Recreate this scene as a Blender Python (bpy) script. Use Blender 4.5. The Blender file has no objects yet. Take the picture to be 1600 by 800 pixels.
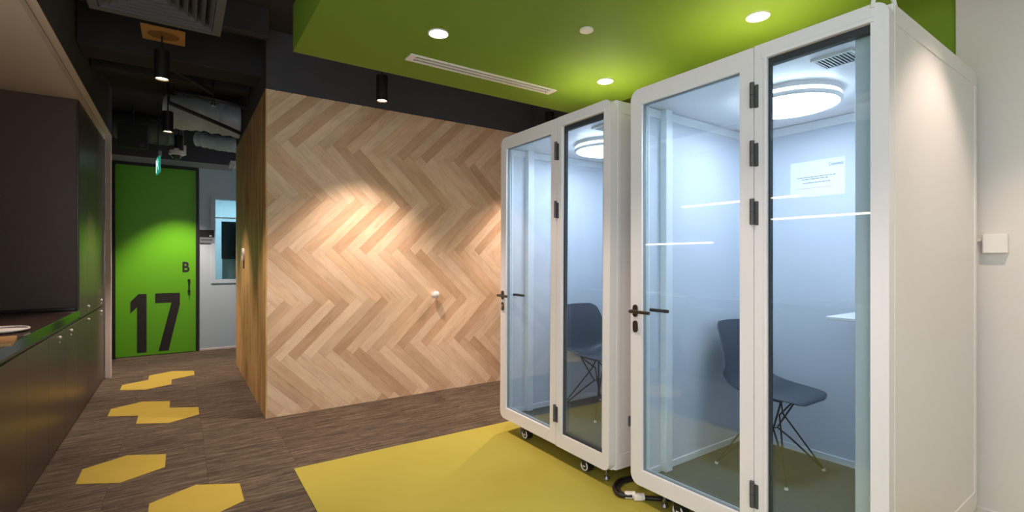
import bpy, bmesh, math, random
from mathutils import Vector, Matrix
random.seed(7)
S = bpy.context.scene
COL = S.collection

# ------------------------------------------------------------------ camera, world, exposure
EYE = 1.35
YAW = math.atan2(517.5, 764.4)                  # looking to the east of the corridor axis (+Y)
cd = bpy.data.cameras.new('camera'); cam = bpy.data.objects.new('camera', cd); COL.objects.link(cam)
cd.sensor_width = 36.0; cd.lens = 764.4 / 1600 * 36.0
cd.shift_y = 7.5 / 1600; cd.clip_start = 0.02
cam.location = (0, 0, EYE); cam.rotation_euler = (math.pi / 2, 0, -YAW)
S.camera = cam

world = bpy.data.worlds.new('world'); S.world = world; world.use_nodes = True
world.node_tree.nodes['Background'].inputs[0].default_value = (0.88, 0.93, 1.0, 1)
world.node_tree.nodes['Background'].inputs[1].default_value = 1.6
S.view_settings.view_transform = 'Standard'; S.view_settings.look = 'None'
S.view_settings.gamma = 1.0; S.view_settings.use_curve_mapping = False
S.view_settings.exposure = 0.42

# ------------------------------------------------------------------ colour and material helpers
def lin(c):
    return tuple(((v / 255) / 12.92 if v / 255 <= .04045 else ((v / 255 + .055) / 1.055) ** 2.4) for v in c) + (1.0,)

def pbsdf(name, col, rough=.6, metal=0., spec=.5, emit=None, es=0., coat=0.):
    m = bpy.data.materials.new(name); m.use_nodes = True
    b = m.node_tree.nodes['Principled BSDF']
    b.inputs['Base Color'].default_value = lin(col); b.inputs['Roughness'].default_value = rough
    b.inputs['Metallic'].default_value = metal; b.inputs['Specular IOR Level'].default_value = spec
    b.inputs['Coat Weight'].default_value = coat
    if emit:
        b.inputs['Emission Color'].default_value = lin(emit); b.inputs['Emission Strength'].default_value = es
    return m

def node(m, t, **kw):
    n = m.node_tree.nodes.new(t)
    for k, v in kw.items(): setattr(n, k, v)
    return n

def link(m, a, b): m.node_tree.links.new(a, b)

def mottle(m, scale=3., amount=.12, coord='Object', bump=0., bscale=200., stretch=(1, 1, 1)):
    """fine procedural variation of a plain colour plus a little relief"""
    b = m.node_tree.nodes['Principled BSDF']; c = tuple(b.inputs['Base Color'].default_value)
    tc = node(m, 'ShaderNodeTexCoord'); mp = node(m, 'ShaderNodeMapping'); mp.inputs['Scale'].default_value = stretch
    link(m, tc.outputs[coord], mp.inputs[0])
    nz = node(m, 'ShaderNodeTexNoise'); nz.inputs['Scale'].default_value = scale; nz.inputs['Detail'].default_value = 5
    link(m, mp.outputs[0], nz.inputs['Vector'])
    mx = node(m, 'ShaderNodeMix', data_type='RGBA')
    mx.inputs[6].default_value = tuple(v * (1 - amount) for v in c[:3]) + (1,)
    mx.inputs[7].default_value = tuple(min(1, v * (1 + amount)) for v in c[:3]) + (1,)
    link(m, nz.outputs['Fac'], mx.inputs[0]); link(m, mx.outputs[2], b.inputs['Base Color'])
    if bump:
        n2 = node(m, 'ShaderNodeTexNoise'); n2.inputs['Scale'].default_value = bscale; link(m, mp.outputs[0], n2.inputs['Vector'])
        bp = node(m, 'ShaderNodeBump'); bp.inputs['Strength'].default_value = bump; bp.inputs['Distance'].default_value = .002
        link(m, n2.outputs['Fac'], bp.inputs['Height']); link(m, bp.outputs[0], b.inputs['Normal'])
    return m

def carpet_brown():
    m = pbsdf('brown_streaked_carpet', (92, 76, 64), .95, spec=.1); b = m.node_tree.nodes['Principled BSDF']
    g = node(m, 'ShaderNodeNewGeometry'); oi = node(m, 'ShaderNodeObjectInfo')
    add = node(m, 'ShaderNodeVectorMath', operation='ADD'); cx = node(m, 'ShaderNodeCombineXYZ')
    ml = node(m, 'ShaderNodeMath', operation='MULTIPLY'); ml.inputs[1].default_value = 37.
    link(m, oi.outputs['Random'], ml.inputs[0]); link(m, ml.outputs[0], cx.inputs[2])
    link(m, g.outputs['Position'], add.inputs[0]); link(m, cx.outputs[0], add.inputs[1])
    def nz(sc, det, scale):
        mp = node(m, 'ShaderNodeMapping'); mp.inputs['Scale'].default_value = sc; link(m, add.outputs[0], mp.inputs[0])
        n = node(m, 'ShaderNodeTexNoise'); n.inputs['Scale'].default_value = scale; n.inputs['Detail'].default_value = det
        n.inputs['Roughness'].default_value = .7; link(m, mp.outputs[0], n.inputs['Vector']); return n
    a = nz((2.2, 34, 1), 6, 1.6); c = nz((18, 240, 1), 3, 1.4)
    mx = node(m, 'ShaderNodeMath', operation='MULTIPLY_ADD'); mx.inputs[1].default_value = .55
    link(m, c.outputs['Fac'], mx.inputs[0]); link(m, a.outputs['Fac'], mx.inputs[2])
    rp = node(m, 'ShaderNodeValToRGB'); r = rp.color_ramp
    r.elements[0].position = .45; r.elements[0].color = lin((47, 41, 35))
    r.elements[1].position = 1.0; r.elements[1].color = lin((130, 117, 98))
    e = r.elements.new(.74); e.color = lin((80, 70, 59))
    link(m, mx.outputs[0], rp.inputs[0]); link(m, rp.outputs[0], b.inputs['Base Color'])
    bp = node(m, 'ShaderNodeBump'); bp.inputs['Strength'].default_value = .35; bp.inputs['Distance'].default_value = .003
    link(m, c.outputs['Fac'], bp.inputs['Height']); link(m, bp.outputs[0], b.inputs['Normal'])
    return m

def plank_wood():
    """grain along the plank's own x axis, tone from the object's colour"""
    m = pbsdf('pale_oak_plank', (200, 170, 130), .55, spec=.3); b = m.node_tree.nodes['Principled BSDF']
    tc = node(m, 'ShaderNodeTexCoord'); oi = node(m, 'ShaderNodeObjectInfo')
    ml = node(m, 'ShaderNodeMath', operation='MULTIPLY'); ml.inputs[1].default_value = 53.
    cx = node(m, 'ShaderNodeCombineXYZ'); link(m, oi.outputs['Random'], ml.inputs[0])
    link(m, ml.outputs[0], cx.inputs[0]); link(m, ml.outputs[0], cx.inputs[1])
    add = node(m, 'ShaderNodeVectorMath', operation='ADD'); link(m, tc.outputs['Object'], add.inputs[0]); link(m, cx.outputs[0], add.inputs[1])
    def nz(sc, scale, det=5, dist=0.):
        mp = node(m, 'ShaderNodeMapping'); mp.inputs['Scale'].default_value = sc; link(m, add.outputs[0], mp.inputs[0])
        n = node(m, 'ShaderNodeTexNoise'); n.inputs['Scale'].default_value = scale; n.inputs['Detail'].default_value = det
        n.inputs['Distortion'].default_value = dist; link(m, mp.outputs[0], n.inputs['Vector']); return n
    g1 = nz((3, 1, 26), 2.2, 6, .8); g2 = nz((2, 1, 7), 1.4, 3, .4)
    r1 = node(m, 'ShaderNodeValToRGB'); r1.color_ramp.elements[0].position = .30; r1.color_ramp.elements[0].color = (.88, .84, .79, 1)
    r1.color_ramp.elements[1].position = .52; r1.color_ramp.elements[1].color = (1, 1, 1, 1)
    link(m, g1.outputs['Fac'], r1.inputs[0])
    r2 = node(m, 'ShaderNodeValToRGB'); r2.color_ramp.elements[0].position = .3; r2.color_ramp.elements[0].color = (.90, .87, .84, 1)
    r2.color_ramp.elements[1].position = .65; r2.color_ramp.elements[1].color = (1.06, 1.05, 1.04, 1)
    link(m, g2.outputs['Fac'], r2.inputs[0])
    m1 = node(m, 'ShaderNodeMix', data_type='RGBA', blend_type='MULTIPLY'); m1.inputs[0].default_value = 1
    m2 = node(m, 'ShaderNodeMix', data_type='RGBA', blend_type='MULTIPLY'); m2.inputs[0].default_value = 1
    link(m, oi.outputs['Color'], m1.inputs[6]); link(m, r1.outputs[0], m1.inputs[7])
    link(m, m1.outputs[2], m2.inputs[6]); link(m, r2.outputs[0], m2.inputs[7]); link(m, m2.outputs[2], b.inputs['Base Color'])
    return m

def veneer_wood():
    m = pbsdf('vertical_grain_veneer', (170, 125, 70), .5, spec=.3); b = m.node_tree.nodes['Principled BSDF']
    g = node(m, 'ShaderNodeNewGeometry'); mp = node(m, 'ShaderNodeMapping'); mp.inputs['Scale'].default_value = (1, 2.6, .42)
    link(m, g.outputs['Position'], mp.inputs[0])
    n = node(m, 'ShaderNodeTexNoise'); n.inputs['Scale'].default_value = 2.2; n.inputs['Detail'].default_value = 3; n.inputs['Distortion'].default_value = 2.2
    link(m, mp.outputs[0], n.inputs['Vector'])
    mp2 = node(m, 'ShaderNodeMapping'); mp2.inputs['Scale'].default_value = (1, 30, .8); link(m, g.outputs['Position'], mp2.inputs[0])
    n2 = node(m, 'ShaderNodeTexNoise'); n2.inputs['Scale'].default_value = 2; n2.inputs['Detail'].default_value = 6; link(m, mp2.outputs[0], n2.inputs['Vector'])
    ma = node(m, 'ShaderNodeMath', operation='MULTIPLY_ADD'); ma.inputs[1].default_value = .45
    link(m, n2.outputs['Fac'], ma.inputs[0]); link(m, n.outputs['Fac'], ma.inputs[2])
    r = node(m, 'ShaderNodeValToRGB'); e = r.color_ramp.elements
    e[0].position = .50; e[0].color = lin((150, 106, 58)); e[1].position = .98; e[1].color = lin((232, 196, 136))
    k = e.new(.72); k.color = lin((212, 170, 108))
    link(m, ma.outputs[0], r.inputs[0]); link(m, r.outputs[0], b.inputs['Base Color'])
    return m

def glass(name, tint=(248, 252, 253), ior=1.58):
    m = bpy.data.materials.new(name); m.use_nodes = True; nt = m.node_tree; nt.nodes.clear()
    o = node(m, 'ShaderNodeOutputMaterial'); t = node(m, 'ShaderNodeBsdfTransparent'); gl = node(m, 'ShaderNodeBsdfGlossy')
    t.inputs[0].default_value = lin(tint); gl.inputs['Roughness'].default_value = .0; gl.inputs[0].default_value = (1, 1, 1, 1)
    lw = node(m, 'ShaderNodeLayerWeight'); lw.inputs[0].default_value = .5; mx = node(m, 'ShaderNodeMixShader')   # Schlick reflectance of a thin pane
    pw = node(m, 'ShaderNodeMath', operation='POWER'); pw.inputs[1].default_value = 5.; link(m, lw.outputs['Facing'], pw.inputs[0])
    r0 = ((ior - 1) / (ior + 1)) ** 2; f = node(m, 'ShaderNodeMath', operation='MULTIPLY_ADD'); f.inputs[1].default_value = 1 - r0; f.inputs[2].default_value = r0
    link(m, pw.outputs[0], f.inputs[0]); link(m, f.outputs[0], mx.inputs[0]); link(m, t.outputs[0], mx.inputs[1]); link(m, gl.outputs[0], mx.inputs[2]); link(m, mx.outputs[0], o.inputs[0])
    return m

def emitter(name, col, s):
    m = bpy.data.materials.new(name); m.use_nodes = True; nt = m.node_tree; nt.nodes.clear()
    o = node(m, 'ShaderNodeOutputMaterial'); e = node(m, 'ShaderNodeEmission'); e.inputs[0].default_value = lin(col); e.inputs[1].default_value = s
    link(m, e.outputs[0], o.inputs[0]); return m

MT = dict(
    carpet=carpet_brown(),
    plank=plank_wood(), veneer=veneer_wood(),
    yellow=mottle(pbsdf('mustard_carpet', (180, 160, 72), .95, spec=.1), 6, .06, bump=.4, bscale=260),
    mat=mottle(pbsdf('yellow_green_carpet', (170, 160, 72), .95, spec=.1), 1.4, .09, bump=.4, bscale=260),
    slab=mottle(pbsdf('concrete_screed', (60, 55, 50), .9), 4, .1),
    dark=mottle(pbsdf('charcoal_wall_paint', (82, 82, 87), .85, spec=.25), 5, .08),
    black_ceiling=mottle(pbsdf('black_ceiling_paint', (64, 62, 63), .9, spec=.2), 4, .15),
    green_ceiling=mottle(pbsdf('lime_green_ceiling_paint', (116, 150, 40), .65, spec=.3), 2, .04),
    green_wall=mottle(pbsdf('lime_green_wall_paint', (116, 150, 40), .7, spec=.3), 2, .04),
    white_wall=mottle(pbsdf('white_wall_paint', (226, 222, 218), .8, spec=.2), 3, .03),
    warm_soffit=mottle(pbsdf('cream_soffit_paint', (224, 216, 208), .8, spec=.2), 3, .04),
    portal=mottle(pbsdf('white_portal_paint', (224, 214, 208), .6), 3, .03),
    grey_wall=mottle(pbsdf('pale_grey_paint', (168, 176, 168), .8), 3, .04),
    blue_wall=mottle(pbsdf('pale_blue_paint', (190, 212, 222), .5), 2, .05),
    door_green=mottle(pbsdf('bright_green_door_paint', (104, 190, 22), .45), 2, .03),
    black=mottle(pbsdf('black_paint', (26, 25, 25), .5), 9, .1),
    black_print=mottle(pbsdf('black_door_lettering', (40, 36, 36), .6), 9, .08),
    gloss=mottle(pbsdf('dark_brown_gloss_laminate', (76, 63, 54), .3, spec=.6), 1.5, .06),
    counter=mottle(pbsdf('dark_brown_stone', (62, 46, 40), .3), 20, .12),
    counter_edge=mottle(pbsdf('black_polished_edge', (46, 44, 42), .08, spec=.7), 20, .05),
    niche=mottle(pbsdf('brown_niche_panel', (92, 70, 60), .45), 2, .08),
    chrome=mottle(pbsdf('chrome', (225, 225, 225), .2, 1.), 9, .03),
    steel=mottle(pbsdf('brushed_steel', (170, 170, 168), .35, 1.), 30, .06),
    white_metal=mottle(pbsdf('white_powder_coat', (236, 234, 236), .4), 3, .015),
    white_panel=mottle(pbsdf('white_booth_panel', (235, 232, 231), .38), 3, .02),
    liner=mottle(pbsdf('white_acoustic_liner', (214, 218, 226), .85, spec=.2), 3, .02, bump=.1),
    alu=mottle(pbsdf('pale_aluminium', (232, 236, 238), .4), 3, .02),
    booth_carpet=mottle(pbsdf('grey_booth_carpet', (82, 90, 92), .95, spec=.1), 60, .25, bump=.4, bscale=300),
    rubber=mottle(pbsdf('black_rubber_gasket', (40, 48, 52), .6), 9, .06),
    gasket_pale=mottle(pbsdf('grey_glazing_gasket', (128, 146, 150), .6), 9, .06),
    hinge=mottle(pbsdf('dark_grey_hinge', (78, 78, 80), .45), 9, .05),
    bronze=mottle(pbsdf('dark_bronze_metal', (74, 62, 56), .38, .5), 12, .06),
    glass=glass('clear_booth_glass'), glass_w=glass('window_glass', (225, 238, 240)),
    chair=mottle(pbsdf('dark_slate_plastic', (74, 82, 92), .42), 6, .04),
    wire=mottle(pbsdf('black_steel_wire', (30, 30, 34), .35, .3), 12, .05),
    plastic=mottle(pbsdf('white_plastic', (238, 235, 230), .4), 5, .02),
    paper=mottle(pbsdf('white_paper', (245, 248, 250), .9, spec=.1), 6, .01),
    ink=mottle(pbsdf('grey_ink', (120, 128, 140), .9), 6, .03), ink_pale=mottle(pbsdf('pale_red_ink', (208, 190, 196), .9), 6, .03),
    ink_dark=mottle(pbsdf('dark_ink', (52, 70, 84), .9), 6, .03),
    cable=mottle(pbsdf('black_cable_sheath', (30, 24, 28), .45), 12, .06),
    grille=mottle(pbsdf('grey_diffuser_paint', (84, 84, 88), .6), 5, .05),
    ochre=mottle(pbsdf('ochre_plywood', (190, 140, 72), .7), 8, .12, stretch=(1, 8, 1)),
    ochre_dark=mottle(pbsdf('ochre_perforated', (140, 96, 46), .8), 90, .4),
    foil=mottle(pbsdf('foil_insulation', (208, 224, 230), .5, .1), 6, .2, bump=.8, bscale=14),
    greyduct=mottle(pbsdf('grey_duct_wrap', (104, 112, 104), .6, .2), 6, .2, bump=.8, bscale=14),
    pipe=mottle(pbsdf('black_pipe', (34, 34, 35), .5), 9, .1),
    lamp_body=mottle(pbsdf('matt_black_lamp', (20, 20, 21), .55), 9, .1),
    exit_green=pbsdf('exit_sign_green', (20, 150, 120), .5, emit=(24, 170, 140), es=.5),
    exit_white=pbsdf('exit_sign_white', (240, 250, 250), .5, emit=(230, 250, 255), es=.8),
    tan=mottle(pbsdf('tan_board', (206, 160, 104), .5), 12, .1, stretch=(1, 8, 1)),
    screen=mottle(pbsdf('dark_screen', (38, 48, 48), .2), 2, .2),
    E_down=emitter('downlight_diffuser', (255, 236, 214), 22.), E_spot=emitter('spot_bulb', (255, 214, 160), 14.),
    E_booth=emitter('booth_lamp_diffuser', (222, 234, 255), 23.),
    E_room=emitter('room_lamp_diffuser', (225, 240, 250), 34.),
    E_strip=emitter('niche_led_strip', (255, 226, 196), 9.),
)

# ------------------------------------------------------------------ mesh helpers
class MB:
    def __init__(s): s.bm = bmesh.new()
    def box(s, x0, x1, y0, y1, z0, z1, bev=0., seg=2):
        m = Matrix.Translation(((x0 + x1) / 2, (y0 + y1) / 2, (z0 + z1) / 2)) @ Matrix.Diagonal((abs(x1 - x0), abs(y1 - y0), abs(z1 - z0), 1))
        r = bmesh.ops.create_cube(s.bm, size=1, matrix=m)
        if bev:
            es = {e for v in r['verts'] for e in v.link_edges}
            bmesh.ops.bevel(s.bm, geom=list(es), offset=bev, segments=seg, affect='EDGES', profile=.5)
        return s
    def cyl(s, c, r, h, axis='z', seg=24, r2=None):
        """cylinder or cone from c along axis by h"""
        R = {'z': Matrix.Identity(4), 'x': Matrix.Rotation(math.pi / 2, 4, 'Y'), 'y': Matrix.Rotation(-math.pi / 2, 4, 'X')}[axis]
        m = Matrix.Translation(c) @ R @ Matrix.Translation((0, 0, h / 2))
        bmesh.ops.create_cone(s.bm, cap_ends=True, segments=seg, radius1=r, radius2=r if r2 is None else r2, depth=h, matrix=m)
        return s
    def sphere(s, c, r, seg=20, sc=(1, 1, 1)):
        bmesh.ops.create_uvsphere(s.bm, u_segments=seg, v_segments=seg // 2, radius=r, matrix=Matrix.Translation(c) @ Matrix.Diagonal(sc + (1,)))
        return s
    def tube(s, pts, r, seg=8, closed=False):
        pts = [Vector(p) for p in pts]; n = len(pts); rings = []; prev = None
        for i, p in enumerate(pts):
            if closed: t = pts[(i + 1) % n] - pts[i - 1]
            else: t = pts[min(i + 1, n - 1)] - pts[max(i - 1, 0)]
            t.normalize()
            if prev is None:
                a = Vector((0, 0, 1)) if abs(t.z) < .9 else Vector((1, 0, 0)); u = t.cross(a).normalized()
            else: u = (prev - t * prev.dot(t)).normalized()
            prev = u; w = t.cross(u)
            rr = r[i] if isinstance(r, (list, tuple)) else r
            rings.append([s.bm.verts.new(p + (u * math.cos(2 * math.pi * k / seg) + w * math.sin(2 * math.pi * k / seg)) * rr) for k in range(seg)])
        for i in range(n if closed else n - 1):
            a, b = rings[i], rings[(i + 1) % n]
            for k in range(seg): s.bm.faces.new((a[k], a[(k + 1) % seg], b[(k + 1) % seg], b[k]))
        if not closed: s.bm.faces.new(rings[0][::-1]); s.bm.faces.new(rings[-1])
        return s
    def prism(s, outer, holes, a0, a1, axis='x'):
        """polygon (with holes) given as 2-D points, extruded from a0 to a1 along axis. x: (y,z)  y: (x,z)  z: (x,y)"""
        def P(p, a): return {'x': (a, p[0], p[1]), 'y': (p[0], a, p[1]), 'z': (p[0], p[1], a)}[axis]
        tmp = bmesh.new(); edges = []
        for lp in [outer] + list(holes):
            vs = [tmp.verts.new(P(p, a0)) for p in lp]
            for i in range(len(vs)): edges.append(tmp.edges.new((vs[i], vs[(i + 1) % len(vs)])))
        bmesh.ops.triangle_fill(tmp, use_beauty=True, use_dissolve=False, edges=edges)
        f = list(tmp.faces); r = bmesh.ops.extrude_face_region(tmp, geom=f)
        d = {'x': (a1 - a0, 0, 0), 'y': (0, a1 - a0, 0), 'z': (0, 0, a1 - a0)}[axis]
        bmesh.ops.translate(tmp, verts=[v for v in r['geom'] if isinstance(v, bmesh.types.BMVert)], vec=d)
        me = bpy.data.meshes.new('t'); tmp.to_mesh(me); tmp.free(); s.bm.from_mesh(me); bpy.data.meshes.remove(me)
        return s
    def build(s, name, mat, parent=None, smooth=False, loc=None):
        bmesh.ops.recalc_face_normals(s.bm, faces=s.bm.faces[:])
        me = bpy.data.meshes.new(name); s.bm.to_mesh(me); s.bm.free()
        me.materials.append(MT[mat])
        if smooth:
            for p in me.polygons: p.use_smooth = True
            try: me.set_sharp_from_angle(angle=math.radians(38))
            except Exception: pass
        o = bpy.data.objects.new(name, me); COL.objects.link(o)
        if parent: o.parent = parent
        if loc: o.location = loc
        return o

def empty(name, loc=(0, 0, 0), rz=0.):
    o = bpy.data.objects.new(name, None); COL.objects.link(o); o.location = loc; o.rotation_euler = (0, 0, rz); o.empty_display_size = .1
    return o
def tag(o, label=None, cat=None, group=None, kind=None):
    if label: o['label'] = label
    if cat: o['category'] = cat
    if group: o['group'] = group
    if kind: o['kind'] = kind
    return o
def struct(o, label=None): return tag(o, label, kind='structure')
def copy_tree(o, parent=None):
    c = o.copy(); COL.objects.link(c); c.parent = parent
    for ch in list(o.children): copy_tree(ch, c)
    return c
def rrect(x0, x1, y0, y1, r, seg=6, corners=(1, 1, 1, 1)):
    """rounded rectangle, corners: bottom-left, bottom-right, top-right, top-left"""
    pts = []
    for (cx, cy, a, on) in ((x0, y0, 180, corners[0]), (x1, y0, 270, corners[1]), (x1, y1, 0, corners[2]), (x0, y1, 90, corners[3])):
        if not on: pts.append((cx, cy)); continue
        ox = cx + r if cx == x0 else cx - r; oy = cy + r if cy == y0 else cy - r
        for k in range(seg + 1):
            t = math.radians(a + 90 * k / seg); pts.append((ox + r * math.cos(t), oy + r * math.sin(t)))
    return pts
def rect(x0, x1, y0, y1): return [(x0, y0), (x1, y0), (x1, y1), (x0, y1)]
def lamp_spot(name, parent, loc, energy, cone, blend=.6, col=(1, .83, .64), radius=.04):
    l = bpy.data.lights.new(name, 'SPOT'); l.energy = energy; l.spot_size = math.radians(cone); l.spot_blend = blend; l.color = col; l.shadow_soft_size = radius
    o = bpy.data.objects.new(name, l); COL.objects.link(o); o.parent = parent; o.location = loc; return o
def text_mesh(name, txt, size, mat, parent, depth=.0006, bold=0.):
    c = bpy.data.curves.new(name, 'FONT'); c.body = txt; c.size = size; c.extrude = depth; c.resolution_u = 3; c.offset = bold
    o = bpy.data.objects.new(name + '_tmp', c); COL.objects.link(o); bpy.context.view_layer.update()
    me = bpy.data.meshes.new_from_object(o.evaluated_get(bpy.context.evaluated_depsgraph_get()))
    bpy.data.objects.remove(o); bpy.data.curves.remove(c); me.name = name; me.materials.clear(); me.materials.append(MT[mat])
    n = bpy.data.objects.new(name, me); COL.objects.link(n); n.parent = parent; return n

# ------------------------------------------------------------------ the setting: floor
XL, XR, YB, YE = -.727, 3.42, -2.6, 8.69        # cabinet fronts, wall behind booths, open office behind, end wall
floor = struct(MB().box(-1.5, 3.6, YB, 10.6, -.12, -.008).build('floor', 'slab'), 'brown streaked carpet tile floor')
TS = .5
tile_me = None
for i in range(-2, 7):
    for j in range(-3, 18):
        x0, y0 = -.36 + i * TS, .0 + j * TS - .07
        if y0 + TS < -1.2 or y0 > YE: continue
        if x0 > 2.2 and y0 < 3.0: continue          # covered by the yellow-green carpet and the booths
        xa, xb = max(x0, -.735), min(x0 + TS, XR - .02); ya, yb = y0, min(y0 + TS, YE)
        if xb - xa < .03 or yb - ya < .03: continue
        full = abs(xb - xa - TS) < 1e-6 and abs(yb - ya - TS) < 1e-6
        if full and tile_me:
            o = bpy.data.objects.new('carpet_tile', tile_me); COL.objects.link(o); o.parent = floor
        else:
            w, h = xb - xa, yb - ya
            o = MB().box(.0006, w - .0006, .0006, h - .0006, -.008, 0).build('carpet_tile', 'carpet', floor)
            if full: tile_me = o.data
        o.location = (xa, ya, 0)

# ------------------------------------------------------------------ the setting: ceilings
ceil = struct(MB().box(-1.5, 3.6, YB, 8.8, 3.34, 3.44).build('ceiling', 'black_ceiling'), 'black painted open ceiling')
gp = struct(MB().prism(rect(.6, 3.085, YB, 3.41), [rect(1.285, 2.415, 3.019, 3.091)], 2.70, 3.0, 'z').build('ceiling_panel', 'green_ceiling'), 'lowered lime green ceiling panel')
for k, (x0, x1, y0, y1, z0) in enumerate(((-.66, 3.4, 4.95, 5.28, 3.02), (-.66, .58, 5.62, 5.75, 3.06), (-.66, .58, 4.28, 4.36, 3.12))):
    struct(MB().box(x0, x1, y0, y1, z0, 3.36, .006, 1).build('trim_%d' % (k + 1), 'black_ceiling'), 'black painted ceiling beam')

# ------------------------------------------------------------------ the setting: herringbone wall block
WX, WY, WT, WE = .60, 4.64, 2.822, 7.36
blk = struct(MB().box(WX + .012, XR, WY + .014, WE, 0, WT - .004).build('wall_center', 'slab'), 'oak herringbone wall with a veneered side')
ven = MB().box(WX, WX + .012, WY, WE, .0, WT, .0015, 1).build('veneer_panel', 'veneer', blk); ven['label'] = 'vertical-grain honey wood veneer side'
struct(MB().box(WX + .006, XR, WY + .012, WE, WT, 3.36).build('wall_upper', 'dark'), 'charcoal wall above the wood cladding')
PW, PL = .0881, .6633; R2 = math.sqrt(2)
def clip(poly, ax, val, keep_greater):
    out = []
    for i in range(len(poly)):
        a, b = poly[i], poly[(i + 1) % len(poly)]
        ina = (a[ax] >= val) == keep_greater or a[ax] == val; inb = (b[ax] >= val) == keep_greater or b[ax] == val
        if ina: out.append(a)
        if ina != inb:
            t = (val - a[ax]) / (b[ax] - a[ax]); out.append((a[0] + t * (b[0] - a[0]), a[1] + t * (b[1] - a[1])))
    return out
TONE = {  # the print of the boards repeats every ten boards, shifted by half a repeat on the next row
    'V': [3, 0, 3, 0, 1, 3, 1, 0, 2, 1], 'H': [2, 0, 0, 1, 0, 2, 3, 1, 0, 2]}
TCOL = [(243, 217, 186), (237, 208, 175), (229, 198, 163), (216, 182, 148)]
plank_full = None; g = .0005
X0, Z0 = .651 - PW / R2, 2.409 - PW / R2
for n in range(-4, 2):
    for i in range(-8, 40):
        for kind in 'HV':
            if kind == 'H': q = [(i * PW - n * PL, i * PW + n * PL), (PL, PW)]
            else: q = [((i - 1) * PW - n * PL, i * PW + n * PL), (PW, PL)]
            (a, b), (w, h) = q
            cs = [(a + g, b + g), (a + w - g, b + g), (a + w - g, b + h - g), (a + g, b + h - g)]
            cs = [((x + y) / R2 + X0, (y - x) / R2 + Z0) for x, y in cs]
            full = all(WX + .001 < c[0] < XR and .0 < c[1] < WT for c in cs)
            p = cs
            if not full:
                for ax, v, kg in ((0, WX + .001, True), (0, XR, False), (1, .001, True), (1, WT, False)):
                    p = clip(p, ax, v, kg)
                    if len(p) < 3: break
                if len(p) < 3: continue
                ar = abs(sum(p[k][0] * p[(k + 1) % len(p)][1] - p[(k + 1) % len(p)][0] * p[k][1] for k in range(len(p)))) / 2
                if ar < 2e-4: continue
            cx = sum(c[0] for c in cs) / 4; cz = sum(c[1] for c in cs) / 4
            ang = -math.pi / 4 if kind == 'V' else math.pi / 4      # rotation about +Y that lays local x along the board
            ca, sa = math.cos(ang), math.sin(ang)
            def loc(pt):                                     # world (X,Z) -> board's own (x,z)
                dx, dz = pt[0] - cx, pt[1] - cz
                return (dx * ca - dz * sa, dx * sa + dz * ca)
            if full and plank_full:
                o = bpy.data.objects.new('plank', plank_full); COL.objects.link(o); o.parent = blk
            else:
                o = MB().prism([loc(c) for c in p], [], 0, .013, 'y').build('plank', 'plank', blk)
                if full: plank_full = o.data
            idx = (i + 5 * (n % 2)) % 10
            c = lin(TCOL[TONE[kind][idx]]); j = random.uniform(.93, 1.05)
            o.color = (c[0] * j, c[1] * j, c[2] * j, 1)
            o.location = (cx, WY + random.uniform(0, .0012), cz); o.rotation_euler = (0, ang, 0)

# ------------------------------------------------------------------ the setting: wall behind the booths
struct(MB().box(XR, XR + .12, .83, 3.41, 0, 3.36).build('wall_right', 'green_wall'), 'lime green wall behind the booths')
struct(MB().box(XR, XR + .12, 3.41, 7.4, 0, 3.36).build('wall_corner', 'dark'), 'charcoal wall closing the herringbone corner')
struct(MB().box(XR - .02, XR + .12, YB, .83, 0, 3.36, .004, 1).build('wall_white', 'white_wall'), 'white wall beside the green wall')
struct(MB().box(XR - .034, XR - .02, YB, .828, 0, .09, .003, 1).build('baseboard_right', 'white_wall'), 'white baseboard')

struct(MB().box(.6, 3.6, YB - .1, YB, 0, 3.36).build('wall_back_blocker', 'white_wall'), 'unseen white wall added to hold back fill light')  # out of view, added to block world fill from behind

# ------------------------------------------------------------------ the setting: end wall with the green door
ew = struct(MB().prism([(-.83, 0), (-.79, 0), (-.79, 2.735), (.225, 2.735), (.225, 0), (.40, 0), (.40, 1.035), (1.9, 1.035), (1.9, 2.325), (.40, 2.325), (.40, 0.0001), (3.4, 0), (3.4, 2.735), (3.4, 2.82), (-.83, 2.82)][:5] + [(3.4, 0), (3.4, 2.82), (-.83, 2.82)], [rect(.42, 1.9, 1.05, 2.30)], YE, YE + .09, 'y').build('wall_end', 'blue_wall'), 'pale blue end wall')
struct(MB().box(-.83, .66, YE - .012, YE, 2.735, 2.822, .002, 1).build('trim_5', 'grey_wall'), 'pale grey lintel strip over the green door')
struct(MB().box(-.83, 3.4, YE - .01, YE + .09, 2.822, 3.36).build('wall_end_upper', 'dark'), 'charcoal wall over the green door')
struct(MB().box(.225, 3.4, YE - .008, YE, 0, .03, .002, 1).build('baseboard_end', 'portal'), 'thin white baseboard')
struct(MB().box(-.95, -.80, 7.32, 8.78, 0, 3.36).build('wall_recess', 'dark'), 'charcoal return wall beside the green door')
d1 = struct(empty('door_1', (0, YE, 0)), 'tall green door numbered 17 in a black frame')
MB().prism(rect(-.79, .225, 0, 2.735), [rect(-.752, .188, .004, 2.695)], -.03, .09, 'y').build('door_frame', 'black', d1)
leaf = MB().box(-.75, .186, -.012, .03, .006, 2.693, .002, 1).build('door_leaf', 'door_green', d1)
MB().prism([(-.586, .772), (-.496, .880), (-.402, .880), (-.402, .051), (-.511, .051), (-.511, .697), (-.586, .612)], [], -.0145, -.012, 'y').build('digit_one', 'black_print', leaf)
MB().prism([(-.304, .882), (-.011, .882), (-.011, .713), (-.146, .054), (-.265, .054), (-.112, .746), (-.304, .746)], [], -.0145, -.012, 'y').build('digit_seven', 'black_print', leaf)
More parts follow.
